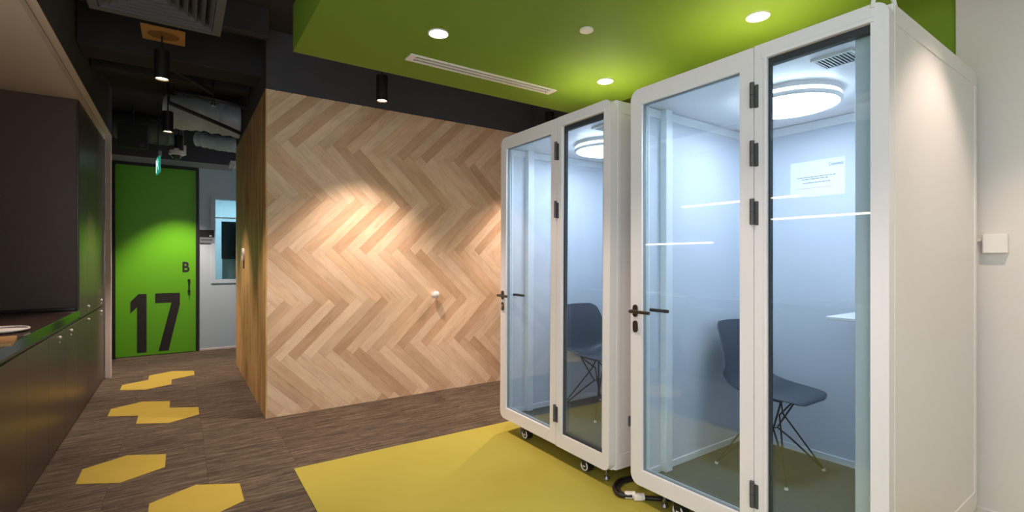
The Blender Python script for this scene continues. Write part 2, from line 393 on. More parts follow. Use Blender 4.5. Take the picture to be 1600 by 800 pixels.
bt = text_mesh('letter_b', 'B', .205, 'black_print', leaf, .001, .006); bt.rotation_euler = (math.pi / 2, 0, 0); bt.location = (.012, -.0135, 1.19)
bt.data.transform(Matrix.Diagonal((.82, 1, 1, 1)))
bpy.context.view_layer.update()
MB().cyl((.10, -.03, 1.062), .018, .02, 'y').cyl((.10, -.03, .905), .018, .02, 'y').cyl((.10, -.034, .905), .009, .157, 'z', 12).cyl((.10, -.034, .84), .005, .065, 'z', 10).build('door_handle', 'black', leaf, True)
w1 = struct(empty('window_1', (0, YE, 0)), 'interior window looking into the next room')
MB().prism(rect(.38, 1.94, 1.01, 2.34), [rect(.435, 1.88, 1.065, 2.285)], -.012, .095, 'y').build('window_frame', 'blue_wall', w1)
MB().box(.43, 1.885, .04, .046, 1.06, 2.29).build('pane', 'glass_w', w1)
MB().box(.435, 1.88, .03, .06, 2.0, 2.02).build('glazing_bar', 'alu', w1)
struct(MB().box(-.2, 3.4, 10.3, 10.4, 0, 3.36).build('wall_room', 'blue_wall'), 'pale wall of the next room')
struct(MB().box(-.3, -.2, 8.78, 10.4, 0, 3.36).build('wall_room_side', 'blue_wall'), 'pale side wall of the next room')
struct(MB().box(-.3, 3.4, 8.78, 10.4, 2.6, 2.7).build('ceiling_room', 'white_wall'), 'white ceiling of the next room')
rl = tag(empty('room_lamp', (.9, 9.5, 2.6)), 'cool white ceiling lamp seen through the interior window', 'ceiling lamp')
MB().box(-.6, .6, -.12, .12, -.05, .0, .004, 1).build('lamp_housing', 'white_metal', rl); MB().box(-.58, .58, -.10, .10, -.053, -.05).build('diffuser', 'E_room', rl)
tv = tag(empty('wall_screen', (.95, 8.93, 0)), 'dark flat screen behind the interior window', 'screen')
MB().box(-.42, .75, 0, .04, 1.38, 1.97, .006, 1).build('screen_case', 'black', tv); MB().box(-.405, .735, -.003, .0, 1.395, 1.955).build('screen_face', 'screen', tv)
MB().box(-.41, .74, .02, .05, 0.0, 1.40).build('reflection_stand', 'grey_wall', tv)  # pale support whose tone stands in for the screen's lower reflection

# ------------------------------------------------------------------ the setting: dark kitchen run and its white portal
struct(MB().box(-1.5, -.665, 1.5, 7.32, 2.80, 3.36).build('wall_left', 'dark'), 'charcoal wall above the kitchen niche')
struct(MB().box(-.715, -.665, 1.5, 7.316, 2.796, 2.82, .003, 1).build('trim_6', 'portal'), 'pale lip of the kitchen portal')
struct(MB().box(-.72, -.665, 7.262, 7.32, 0, 2.82, .003, 1).build('trim_7', 'portal'), 'white upright of the kitchen portal')
struct(MB().box(-1.4, -.718, 1.5, 7.262, 2.742, 2.80).build('ceiling_niche', 'warm_soffit'), 'cream soffit of the kitchen niche')
struct(MB().box(-1.5, -1.36, 1.5, 7.32, 0, 2.80).build('wall_niche', 'niche'), 'dark brown back of the kitchen niche')
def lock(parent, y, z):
    o = MB().cyl((XL - .001, y, z + .012), .012, .010, 'x', 16).cyl((XL + .008, y, z + .012), .007, .004, 'x', 10).box(XL, XL + .004, y - .006, y + .006, z - .026, z - .014).build('lock', 'plastic', parent, True)  # white plastic paints in the highlights of the chrome
    o['label'] = 'small chrome cam lock whitened for its highlights'
cabs = [(1.57, 2.71, 'under the counter, its doors plain below the worktop near the open office', ()), (2.71, 3.85, 'under the counter beside the tan board, without visible locks', ()),
        (3.85, 4.99, 'under the counter with one pale lock, next to the corner base unit', (4.769,)), (4.99, 6.06, 'with one pale lock, half under the tall cabinet', (5.218,)),
        (6.06, 7.25, 'with two pale locks under the tall cabinet, against the white upright', (6.101, 7.002))]
labs = ['dark gloss base cabinet without locks, farthest from the white upright', 'dark gloss base cabinet without locks, under the tan board',
        'dark gloss base cabinet with one lock, under open worktop', 'dark gloss base cabinet with one lock, half below the tall cabinet', 'dark gloss base cabinet with two locks, against the white upright']
for (y0, y1, _, lk), lb in zip(cabs, labs):
    c = tag(empty('base_cabinet', (0, 0, 0)), lb, 'cabinet', 'dark gloss kitchen base cabinets')
    MB().box(-1.33, XL - .02, y0, y1, .06, .832).build('carcass', 'gloss', c); MB().box(-1.33, XL - .03, y0, y1, 0, .06).build('plinth', 'black', c)
    ym = (y0 + y1) / 2
    for (ya, yb) in ((y0 + .001, ym - .0004), (ym + .0004, y1 - .001)):
        dd = MB().box(XL - .019, XL, ya, yb, .012, .832, .0012, 1).build('cabinet_door', 'gloss', c)
        for y in lk:
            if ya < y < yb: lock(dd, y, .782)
ct = tag(empty('worktop', (0, 0, 0)), 'long dark brown kitchen worktop with a polished front edge', 'worktop')
MB().box(-1.33, XL - .014, 1.57, 5.604, .834, .86).build('recess_strip', 'gloss', ct); MB().box(-1.34, XL - .018, 1.57, 5.604, .86, .922, .002, 1).build('worktop_slab', 'counter', ct); MB().box(XL - .018, XL + .001, 1.57, 5.604, .862, .9235, .0015, 1).build('front_edge', 'counter_edge', ct)
tc_ = tag(empty('tall_cabinet', (0, 0, 0)), 'tall dark gloss cabinet between worktop and white upright', 'cabinet')
MB().box(-1.33, XL - .02, 5.606, 7.25, .853, 2.74).build('carcass', 'gloss', tc_); MB().box(-1.33, XL - .016, 5.606, 7.25, .834, .853).build('recess_strip', 'gloss', tc_)
sp = MB().box(-1.33, XL - .001, 5.60, 5.606, .925, 2.735).build('side_panel', 'niche', tc_)
MB().box(XL - .016, XL - .001, 5.588, 5.60, .925, 2.735, .002, 1).build('edge_strip', 'counter', sp); MB().box(-1.33, XL - .02, 5.575, 5.60, .925, .95, .003, 1).build('upstand', 'counter_edge', sp)
for ya, yb, y in ((5.606, 6.06, None), (6.06, 6.655, 6.101), (6.655, 7.25, 7.002)):
    dd = MB().box(XL - .019, XL, ya + .0015, yb - .0015, .852, 2.735, .0012, 1).build('cabinet_door', 'gloss', tc_)
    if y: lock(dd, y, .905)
# things on the worktop
pl = tag(empty('serving_plate', (-.885, 4.13, .923)), 'white oval plate on the dark worktop', 'plate')
MB().cyl((0, 0, 0), .07, .008, 'z', 40).build('foot', 'plastic', pl, True)
q = MB(); q.tube([(.115 * math.cos(a * math.pi / 20), .15 * math.sin(a * math.pi / 20), .016) for a in range(40)], .006, 8, True); q.cyl((0, 0, .006), .105, .006, 'z', 40, .115); o = q.build('dish', 'plastic', pl, True); o.scale = (1, 1, 1)
cb = tag(empty('cutting_board', (-.80, 3.60, .923), math.radians(8)), 'tan wooden board on the dark worktop', 'cutting board')
MB().prism(rrect(-.075, .075, -.17, .17, .02), [[(.012 * math.cos(a * math.pi / 8), -.14 + .012 * math.sin(a * math.pi / 8)) for a in range(16)]], 0, .014, 'z').build('board', 'tan', cb)
for y0, y1, z, lb in ((3.37, 4.48, 1.57, 'lowest'), (1.70, 2.85, 1.80, 'middle'), (2.40, 3.77, 2.03, 'highest')):
    st = tag(empty('light_shelf_offscreen', (-1.1, (y0 + y1) / 2, z)), '%s slim kitchen niche shelf with a linear lamp along its edge' % lb, 'shelf', 'lit shelves in the kitchen niche'); h = (y1 - y0) / 2
    MB().box(-.26, .0, -h, h, .0, .025, .003, 1).build('shelf_board', 'niche', st); MB().box(-.018, .004, -h, h, -.012, .0, .002, 1).build('lamp_housing', 'steel', st); MB().box(.004, .007, -h, h, -.010, .008).build('diffuser_offscreen', 'E_strip', st)

# ------------------------------------------------------------------ carpets: yellow hexagons and the booth zone
def hexagon(cx, cy, label, grp=None):
    s_ = .2545; pts = [(s_ * math.cos(math.radians(30 + 60 * k)), s_ * math.sin(math.radians(30 + 60 * k))) for k in range(6)]
    o = MB().prism(pts, [], 0, .0025, 'z').build('hexagon_tile', 'yellow', loc=(cx, cy, 0))
    tag(o, label, 'carpet tile', 'yellow hexagon carpet tiles along the corridor')
hexagon(-.306, 6.640, 'yellow hexagon tile farther from the door in the pair by the green door')
hexagon(-.086, 7.021, 'yellow hexagon tile closer to the door in the pair by the green door')
hexagon(-.306, 5.605, 'yellow hexagon tile of the middle pair, on the cabinet side')
hexagon(-.086, 5.224, 'yellow hexagon tile of the middle pair, on the wood wall side')
hexagon(-.306, 4.050, 'single yellow hexagon carpet tile beside the base cabinets')
hexagon(.075, 3.250, 'single yellow hexagon carpet tile beside the big yellow-green carpet')
mt = MB().box(.607, XR - .022, -1.4, 3.418, 0, .004).build('booth_carpet', 'mat')
tag(mt, 'large yellow-green carpet under the two white booths', 'carpet')

# ------------------------------------------------------------------ booths
W, DP = 1.205, 1.205
def make_booth(name, label, loc, rz, hinges, extra):
    b = tag(empty(name, loc, rz), label, 'phone booth', 'white glass-fronted phone booths')
    zb, zt = .10, 2.30; seam = W - .706
    # door with rounded hinge-free corners
    dr = MB().prism(rrect(seam + .0015, W, zb + .004, zt - .002, .055, 8, (0, 1, 1, 0)), [rect(W - .640, W - .076, .190, 2.208)], 0, .05, 'x').build('door', 'white_metal', b)
    MB().prism(rect(W - .6395, W - .0765, .1905, 2.2075), [rect(W - .637, W - .080, .194, 2.204)], .016, .036, 'x').build('gasket', 'gasket_pale', dr)
    for x in (.016, .034):
        MB().box(x, x + .004, W - .639, W - .077, .191, 2.207).build('glass_pane', 'glass', dr)
    # lever handles, inside and outside
    yh, zh = W - .036, 1.068
    for sgn, x0 in ((-1, 0.), (1, .05)):
        h = MB().prism(rrect(yh - .015, yh + .015, zh - .034, zh + .034, .0149, 8), [], x0, x0 + sgn * .009, 'x')
        h.tube([(x0 + sgn * .006, yh, zh), (x0 + sgn * .045, yh, zh), (x0 + sgn * .052, yh - .004, zh), (x0 + sgn * .055, yh - .012, zh), (x0 + sgn * .055, yh - .135, zh)], .0095, 12)
        h.build('lever_handle', 'bronze', dr, True)
        k = MB().prism(rrect(yh - .015, yh + .015, zh - .120, zh - .055, .0149, 8), [], x0, x0 + sgn * .008, 'x').build('lock_plate', 'bronze', dr, True)
        MB().cyl((x0 + sgn * .004, yh, zh - .08), .008, sgn * .006, 'x', 14).box(x0, x0 + sgn * .0095, yh - .004, yh + .004, zh - .106, zh - .08).build('cylinder', 'chrome', k)
    # fixed glazed side of the front
    fx = MB().prism(rrect(.0, seam - .0015, zb, zt, .05, 8, (1, 0, 0, 1)), [rect(.058, W - .762, .190, 2.232)], 0, .05, 'x').build('front_frame', 'white_metal', b)
    MB().prism(rect(.0585, W - .7625, .1905, 2.2315), [rect(.061, W - .769, .204, 2.202)], .015, .042, 'x').build('gasket', 'rubber', fx)
    MB().box(-.007, .002, .045, W - .742, 2.232, 2.250, .002, 1).build('glazing_bead', 'white_metal', fx)
    MB().box(-.005, .002, W - .759, W - .750, .185, 2.232, .0015, 1).build('glazing_bead', 'white_metal', fx)
    for x in (.018, .036):
        MB().box(x, x + .004, .059, W - .763, .191, 2.231).build('glass_pane', 'glass', fx)
    MB().prism(rect(.002, W - .002, zb + .002, zt - .004), [rect(.066, W - .710, .18, 2.24), rect(W - .64, W - .08, .18, 2.21)], .051, .062, 'x').build('inner_front_frame', 'alu', b)
    for z0, z1 in hinges:
        h = MB().prism(rrect(seam - .021, seam - .004, z0 - .004, z1 - .012, .004, 4), [], -.003, 0, 'x').build('hinge', 'hinge', b)
        m = (z0 + z1) / 2
        MB().cyl((-.010, seam + .003, z0), .0095, m - z0 - .001, 'z', 14).cyl((-.010, seam + .003, m + .001), .0095, z1 - m - .001, 'z', 14).box(-.012, .0, seam + .002, seam + .015, z0, z1, .002, 1).build('hinge_barrel', 'hinge', h, True)
    # side walls: slab plus a raised border round a flush panel
    for y0, y1, yo, yi in ((.004, .034, 0., .004), (W - .034, W - .004, W, W - .004)):
        s_ = MB().box(.051, DP, y0, y1, zb + .01, zt - .02, .003, 1).build('side_wall', 'white_panel', b)
        MB().prism(rrect(.060, DP + .003, zb, zt - .006, .05, 6, (0, 1, 1, 0)), [rect(.088, DP - .035, zb + .085, zt - .075)], yi, yo, 'y').build('side_border', 'white_panel', s_)
        yin = y1 if y0 < .1 else y0; sg = 1 if y0 < .1 else -1
        MB().box(.062, DP - .03, yin, yin + sg * .008, .125, 2.22).build('wall_liner', 'liner', s_)
        MB().box(.064, DP - .04, yin + sg * .008, yin + sg * .016, .125, .165, .002, 1).build('skirting', 'alu', s_)
        MB().box(.064, DP - .04, yin + sg * .008, yin + sg * .016, 2.165, 2.215, .002, 1).build('cornice', 'alu', s_)
        MB().box(.205, .265, yin + sg * .006, yin + sg * .05, .128, 2.219, .003, 1).build('wall_post', 'alu', s_)
    bw = MB().box(DP - .03, DP, .03, W - .03, zb + .01, zt - .02, .003, 1).build('back_wall', 'white_panel', b)
    MB().box(DP - .036, DP - .03, .04, W - .04, .125, 2.22).build('wall_liner', 'liner', bw)
    MB().box(DP - .046, DP - .036, .045, W - .045, .125, .165, .002, 1).build('skirting', 'alu', bw); MB().box(DP - .046, DP - .036, .045, W - .045, 2.165, 2.215, .002, 1).build('cornice', 'alu', bw)
    MB().box(.062, .105, .034, .130, .126, 2.219, .003, 1).build('corner_post', 'alu', b)
    # base, deck and roof
    MB().box(.04, DP - .02, .02, W - .02, zb - .004, .118, .003, 1).build('base_frame', 'white_panel', b); MB().box(.055, DP - .03, .034, W - .034, .118, .125).build('deck_carpet', 'booth_carpet', b)
    rf = MB().prism(rect(.046, DP + .001, .006, W - .006), [rect(.162, .288, .182, .318)], 2.22, zt - .004, 'z').build('roof', 'white_panel', b)
    MB().cyl((.30, W - .55, zt - .006), .05, .018, 'z', 20, .04).build('roof_cap', 'white_metal', rf, True); MB().cyl((.10, W - .52, zt - .006), .015, .03, 'z', 14).build('roof_bolt', 'white_metal', rf, True)
    MB().prism(rrect(.36, .50, .30, .62, .05, 6), [], zt - .006, zt + .012, 'z').build('roof_cover', 'white_metal', rf)
    # lamp, vent and shelf inside
    lp = MB().cyl((.555, .605, 2.196), .232, .024, 'z', 48).tube([(.555 + .226 * math.cos(a * math.pi / 24), .605 + .226 * math.sin(a * math.pi / 24), 2.17) for a in range(48)], .012, 8, True).build('ceiling_lamp', 'plastic', b, True)
    MB().cyl((.555, .605, 2.157), .214, .012, 'z', 48, .222).build('diffuser', 'E_booth', lp, True)
    vt = MB().prism(rect(.150, .300, .17, .33), [rect(.162, .288, .182, .318)], 2.208, 2.2195, 'z').build('air_vent', 'plastic', b)
    MB().box(.155, .295, .175, .325, zt - .004, zt + .004, .002, 1).build('vent_cap', 'white_panel', vt)
    for k in range(10):
        y = .185 + k * .0138; MB().box(.16, .29, y, y + .006, 2.209, 2.217).build('vent_slat', 'steel', vt)
    sh = MB().box(.76, DP - .036, .042, .515, 1.030, 1.048, .004, 2).build('shelf', 'plastic', b)
    for x in (.9, 1.12): MB().prism([(.044, 1.030), (.36, 1.030), (.36, 1.022), (.06, .95), (.044, .95)], [], x, x + .02, 'x').build('bracket', 'alu', sh)
    # casters and levelling feet
    for (x, y) in ((.075, W - .275), (.075, .265), (DP - .1, W - .275), (DP - .1, .265)):
        c = MB().cyl((x - .004, y, .072), .026, .03, 'z', 16).box(x - .036, x - .031, y - .02, y + .02, .04, .075, .002, 1).box(x + .027, x + .032, y - .02, y + .02, .04, .075, .002, 1).box(x - .036, x + .032, y - .02, y + .02, .068, .074).build('caster', 'black', b)
        MB().cyl((x - .027, y, .036), .036, .05, 'x', 24).build('wheel', 'black', c, True)
        MB().tube([(x - .0285, y + .027 * math.cos(a * math.pi / 12), .036 + .027 * math.sin(a * math.pi / 12)) for a in range(24)], .005, 6, True).cyl((x - .033, y, .036), .008, .008, 'x', 12).build('wheel_rim', 'plastic', c, True)
    for (x, y) in ((.09, .11), (.09, W - .16), (DP - .09, .11), (DP - .09, W - .16)):
        f = MB().cyl((x, y, .012), .006, .09, 'z', 10).cyl((x, y, .028), .013, .012, 'z', 6).build('levelling_foot', 'steel', b); MB().cyl((x, y, 0.004), .02, .014, 'z', 18, .012).build('foot_pad', 'steel', f, True)
    if extra == 'hoop':
        MB().tube([(.0 + .15 * (1 - math.cos(t * math.pi / 14)) / 2 + .0, .052 - .03 * t / 14, zt - .015 + .10 * math.sin(t * math.pi / 14)) for t in range(15)], .008, 10).build('cable_loop', 'plastic', rf, True)
    else:
        MB().box(.16, .20, -.012, .004, .345, .405, .004, 1).build('cable_outlet', 'hinge', b)
    return b
H4 = [(2.028, 2.139), (1.768, 1.880), (1.508, 1.622), (.25, .365)]
H3 = [(2.018, 2.138), (1.630, 1.743), (.263, .376)]
b2 = make_booth('phone_booth', 'white glass-fronted phone booth with a printed notice inside, against the white wall', (2.126, .702, .004), math.radians(1.3), H4, 'hoop')
b1 = make_booth('phone_booth', 'white glass-fronted phone booth without a notice, beside the herringbone wall', (2.082, 2.062, .004), math.radians(-.7), H3, 'outlet')
b1.rotation_euler = (math.radians(.45), 0, math.radians(-.7))

# ------------------------------------------------------------------ chairs in the booths
def make_chair(name, label, loc, rz):
    c = tag(empty(name, loc, rz), label, 'chair', 'shell chairs in the booths')
    prof = [(.238, .440), (.230, .452), (.20, .458), (.12, .452), (.02, .440), (-.08, .432), (-.14, .434), (-.185, .452), (-.212, .49), (-.228, .55), (-.24, .62), (-.252, .70), (-.266, .77), (-.278, .825), (-.284, .850)]
    wid = [.105, .165, .196, .216, .226, .233, .237, .238, .236, .231, .223, .213, .199, .178, .130]
    lift = [0, .002, .006, .018, .036, .060, .082, .094, .086, .055, .022, 0, 0, 0, 0]; wrap = [0, 0, 0, 0, 0, 0, .008, .028, .055, .074, .080, .074, .062, .046, .026]
    bm = bmesh.new(); NU = 18; n = len(prof); NV = 42; rows = []
    def samp(a, t):
        x = t * (n - 1); i = min(int(x), n - 2); f = x - i
        p0, p1, p2, p3 = a[max(i - 1, 0)], a[i], a[i + 1], a[min(i + 2, n - 1)]
        return .5 * (2 * p1 + (p2 - p0) * f + (2 * p0 - 5 * p1 + 4 * p2 - p3) * f * f + (3 * p1 - p0 - 3 * p2 + p3) * f ** 3)
    fs = [p[0] for p in prof]; hs = [p[1] for p in prof]
    for j in range(NV + 1):
        t = j / NV; f, h, w = samp(fs, t), samp(hs, t), samp(wid, t); row = []
        lf_, wr = max(0, samp(lift, t)), max(0, samp(wrap, t))
        for i in range(NU + 1):
            u = -1 + 2 * i / NU; k = abs(u) ** 2.1
            row.append(bm.verts.new((u * w, f + wr * k, h + lf_ * k)))
        rows.append(row)
    for j in range(NV):
        for i in range(NU): bm.faces.new((rows[j][i], rows[j][i + 1], rows[j + 1][i + 1], rows[j + 1][i]))
    bmesh.ops.recalc_face_normals(bm, faces=bm.faces[:])
    r = bmesh.ops.solidify(bm, geom=bm.faces[:], thickness=.007)
    m = MB(); m.bm.free(); m.bm = bm; m.build('seat_shell', 'chair', c, True)
    for sx in (-1, 1):
        for sy in (-1, 1):
            foot = (sx * .212, sy * .205 - .01, .014)
            MB().tube([(sx * .10, sy * .11, .435), (sx * .045, sy * .05, .30), (-sx * .0 + sx * .022, sy * .026, .245), (sx * .07, sy * .075, .19), foot], .0052, 8).tube([(-sx * .10, sy * .11, .435), (sx * .02, sy * .06, .335), foot], .0048, 8).build('leg', 'wire', c, True)
            MB().cyl((foot[0], foot[1], 0), .011, .016, 'z', 12, .008).build('glide', 'plastic', c, True)
    MB().tube([(-.10, -.11, .434), (.10, -.11, .434)], .006, 8).tube([(-.10, .11, .434), (.10, .11, .434)], .006, 8).tube([(-.10, -.11, .434), (-.10, .11, .434)], .006, 8).tube([(.10, -.11, .434), (.10, .11, .434)], .006, 8).tube([(-.03, -.03, .25), (.03, -.03, .25), (.03, .03, .25), (-.03, .03, .25)], .005, 8, True).build('seat_frame', 'wire', c, True)
    return c
make_chair('shell_chair', 'dark slate shell chair on wire legs in the booth with the notice', (2.885, 1.535, .125), math.radians(180))
make_chair('shell_chair', 'dark slate shell chair on wire legs in the booth by the herringbone wall', (2.80, 2.885, .134), math.radians(178))

# printed notice on the back wall of the booth
nt_ = tag(empty('notice_sheet', (2.126, .702, 0), math.radians(1.3)), 'white printed notice on the back wall of the booth', 'notice')
xs = DP - .0365; ya, yb, za, zc = .575, .885, 1.753, 1.976
sheet = MB().box(xs - .0012, xs, ya, yb, za, zc).build('sheet', 'paper', nt_)
hd = text_mesh('heading', 'Continental', .030, 'ink_dark', sheet, .0003)
hd.rotation_euler = (math.pi / 2, 0, -math.pi / 2); hd.location = (xs - .0016, ya + .088, zc - .045); hd.data.transform(Matrix.Diagonal((.56, 1, 1, 1)))
for z, y0, y1, mm in ((1.876, .625, .845, 'ink'), (1.863, .650, .815, 'ink'), (1.840, .650, .810, 'ink'), (1.806, .630, .845, 'ink_pale')):
    y = y1; q = MB()
    while y > y0 + .012:
        w = random.choice((.008, .012, .017, .022)); w = min(w, y - y0); q.box(xs - .0017, xs - .0012, y - w, y, z - .0025, z + .0025); y -= w + .004
    q.build('text_line', mm, sheet)

# ------------------------------------------------------------------ lamps
def downlight(x, y, label, off=''):
    d = tag(empty('downlight' + off, (x, y, 2.70)), label, 'downlight', 'recessed downlights in the green ceiling')
    MB().prism([(.062 * math.cos(a * math.pi / 20), .062 * math.sin(a * math.pi / 20)) for a in range(40)], [[(.054 * math.cos(a * math.pi / 16), .054 * math.sin(a * math.pi / 16)) for a in range(32)]], -.006, .001, 'z').build('trim_ring', 'plastic', d)
    MB().cyl((0, 0, -.005), .054, .005, 'z', 32).build('diffuser' + off, 'E_down', d)
    lamp_spot('bulb' + off, d, (0, 0, -.012), 47, 92, .5, (1, .77, .63), .03)
ROW = {2.648: 'by the herringbone side', 1.475: 'midway along the booths', .30: 'beside the white wall end'}
for x, w in ((1.266, 'over the open walkway'), (2.638, 'above the booths')):
    for y, t in ROW.items(): downlight(x, y, 'round recessed downlight %s, %s' % (w, t), '' if (y > 2 or (x > 2 and y > 1)) else '_offscreen')
def pendant(x, y, zb, label, ln=.21, energy=70, cone=70, plate=False, aim=None, blend=.55):
    p = tag(empty('pendant_spot', (x, y, zb)), label, 'spotlight', 'black cylinder spotlights')
    r = .048
    cyl = [(r * math.cos(a * math.pi / 16), r * math.sin(a * math.pi / 16)) for a in range(32)]
    MB().prism(cyl, [[(v[0] * .86, v[1] * .86) for v in cyl]], 0, ln - .004, 'z').cyl((0, 0, ln - .006), r, .006, 'z', 32).build('lamp_housing', 'lamp_body', p, True)
    MB().cyl((0, 0, .010), .0385, .004, 'z', 24).build('bulb_lens', 'E_spot', p)
    MB().cyl((0, 0, ln - .004), .006, (3.024 if plate else 3.345) - zb - ln + .004, 'z', 10).build('stem', 'pipe', p, True)
    s = lamp_spot('bulb', p, (0, 0, -.004), energy, cone, blend, (1, .765, .66), .03)
    if aim: s.rotation_euler = aim
pendant(-.116, 4.474, 2.70, 'black cylinder spotlight hanging below the ochre plate', energy=90, cone=74, plate=True)
pendant(-.112, 6.26, 2.70, 'black cylinder spotlight hanging between the ducts over the corridor', energy=130, cone=74)
pendant(-.025, 8.0, 2.834, 'black cylinder spotlight hanging just above the dome camera', energy=200, cone=78)
pendant(1.412, 4.05, 2.703, 'black cylinder spotlight grazing the middle of the herringbone wall', energy=150, cone=92, blend=.75)
pendant(3.22, 4.05, 2.703, 'black cylinder spotlight behind the roof of a booth', energy=150, cone=92, blend=.75)

# ceiling fittings in the green panel
dsc = tag(MB().cyl((0, 0, -.008), .040, .009, 'z', 32).cyl((0, 0, -.011), .034, .004, 'z', 32).build('ceiling_disc', 'plastic', None, True, (1.962, 2.122, 2.70)), 'white blank disc on the green ceiling', 'ceiling disc')
sd = tag(empty('slot_diffuser', (1.86, 3.055, 2.70)), 'long white slot air diffuser in the green ceiling', 'air diffuser')
q = MB()
for y0, y1 in ((-.052, -.036), (-.006, .006), (.036, .052)): q.box(-.575, .555, y0, y1, -.009, .001)
q.box(-.62, -.575, -.052, .052, -.009, .001).box(.555, .60, -.052, .052, -.009, .001).build('frame', 'plastic', sd)
MB().box(-.575, .555, -.036, .036, .296, .30).build('plenum_top', 'steel', sd)

# ------------------------------------------------------------------ open ceiling over the corridor
df = tag(empty('square_diffuser', (-.105, 3.165, 2.72)), 'grey four-way square air diffuser under the black ceiling', 'air diffuser')
MB().prism(rect(-.305, .305, -.305, .305), [rect(-.262, .262, -.262, .262)], -.004, .02, 'z').build('frame', 'grille', df)
MB().box(-.275, .275, -.275, .275, .05, .075).box(-.12, .12, -.12, .12, .07, .63).build('plenum_box', 'grille', df)
for k in range(6):
    a, bq = .258 - k * .040, .226 - k * .040; z0, z1 = -.002 + .002 * k, .040
    for r_ in range(4):
        q = MB(); c_, s_ = math.cos(r_ * math.pi / 2), math.sin(r_ * math.pi / 2)
        P = lambda u, v, z: q.bm.verts.new((u * c_ - v * s_, u * s_ + v * c_, z))
        lo = [P(-a, a, z0), P(a, a, z0), P(a - .003, a - .003, z0), P(-a + .003, a - .003, z0)]; hi = [P(-bq, bq, z1), P(bq, bq, z1), P(bq - .003, bq - .003, z1), P(-bq + .003, bq - .003, z1)]
        for f in ((lo[0], lo[1], hi[1], hi[0]), (lo[3], hi[3], hi[2], lo[2]), (lo[0], lo[3], lo[2], lo[1]), (hi[0], hi[1], hi[2], hi[3]), (lo[0], hi[0], hi[3], lo[3]), (lo[1], lo[2], hi[2], hi[1])): q.bm.faces.new(f)
        q.build('blade', 'grille', df)
op = tag(empty('speaker_plate', (-.105, 4.46, 3.02)), 'ochre square plate with a round grille above a spotlight', 'ceiling plate')
sq = rect(-.132, .132, -.132, .132); ci = [(.10 * math.cos(a * math.pi / 16), .085 * math.sin(a * math.pi / 16)) for a in range(32)]
MB().prism(sq, [ci], 0, .012, 'z').build('plate', 'ochre', op); MB().prism(ci, [], .002, .008, 'z').build('round_grille', 'ochre_dark', op)
MB().cyl((-.09, .09, .01), .004, .325, 'z', 8).cyl((.09, .09, .01), .004, .325, 'z', 8).cyl((-.09, -.09, .01), .004, .325, 'z', 8).cyl((.09, -.09, .01), .004, .325, 'z', 8).build('hanger_rod', 'steel', op)

def flex(name, label, pts, r, mat):
    o = tag(empty(name, (0, 0, 0)), label, 'air duct')
    # resample and give the duct its wavy, ribbed wrap
    P = [Vector(p) for p in pts]; out = []; rr = []
    for i in range(len(P) - 1):
        for k in range(10):
            out.append(P[i].lerp(P[i + 1], k / 10)); rr.append(r * (1 + .05 * math.sin(len(out) * 1.9) + random.uniform(-.03, .03)))
    out.append(P[-1]); rr.append(r)
    MB().tube(out, rr, 20).build('duct_wrap', mat, o, True)
    for t in (.12, .5, .88):
        p = out[int(t * (len(out) - 1))]; MB().cyl((p.x, p.y, p.z + r * .7), .008, max(.02, 3.345 - p.z - r * .7), 'z', 8).build('hanger', 'pipe', o)
    return o
flex('flexible_duct', 'silver foil-wrapped air duct crossing high over the corridor', [(-.10, 7.12, 3.13), (.2, 7.0, 3.12), (.60, 6.95, 3.08), (1.0, 7.0, 3.10)], .20, 'foil')
flex('flexible_duct', 'silver foil-wrapped air duct bending down toward the wood block', [(.20, 8.1, 3.05), (.45, 7.95, 2.99), (.62, 7.75, 2.95), (.95, 7.7, 2.95)], .10, 'foil')
flex('flexible_duct', 'dull grey wrapped air duct above the black loudspeaker', [(-.79, 8.35, 3.14), (-.5, 8.3, 3.12), (-.25, 8.32, 3.10), (.02, 8.38, 3.13)], .15, 'greyduct')
def pipe(label, pts, r=.016):
    o = tag(empty('sprinkler_pipe', (0, 0, 0)), label, 'pipe', 'black ceiling pipes'); MB().tube(pts, r, 10).build('pipe_run', 'pipe', o, True)
    for p in (pts[0], pts[-1]): MB().cyl((p[0], p[1], p[2]), .006, 3.345 - p[2], 'z', 8).build('hanger', 'pipe', o)
    return o
pp = pipe('black sprinkler pipe with a tee and a drop, running beside the wood block', [(-.06, 5.9, 3.03), (.20, 5.75, 2.98), (.42, 5.75, 2.96), (.58, 5.8, 2.95)], .020)
MB().cyl((.27, 5.75, 2.93), .014, .10, 'z', 12).cyl((.27, 5.75, 2.905), .022, .03, 'z', 12).cyl((.27, 5.75, 2.885), .008, .02, 'z', 10).build('sprinkler_head', 'chrome', pp, True)
pipe('black pipe slanting under the silver foil duct', [(-.10, 6.2, 2.99), (.25, 6.3, 2.90), (.58, 6.4, 2.81)], .020)
pipe('thin black pipe slanting toward the tee', [(-.14, 5.35, 3.10), (.08, 5.45, 3.04), (.26, 5.6, 2.99)], .018)

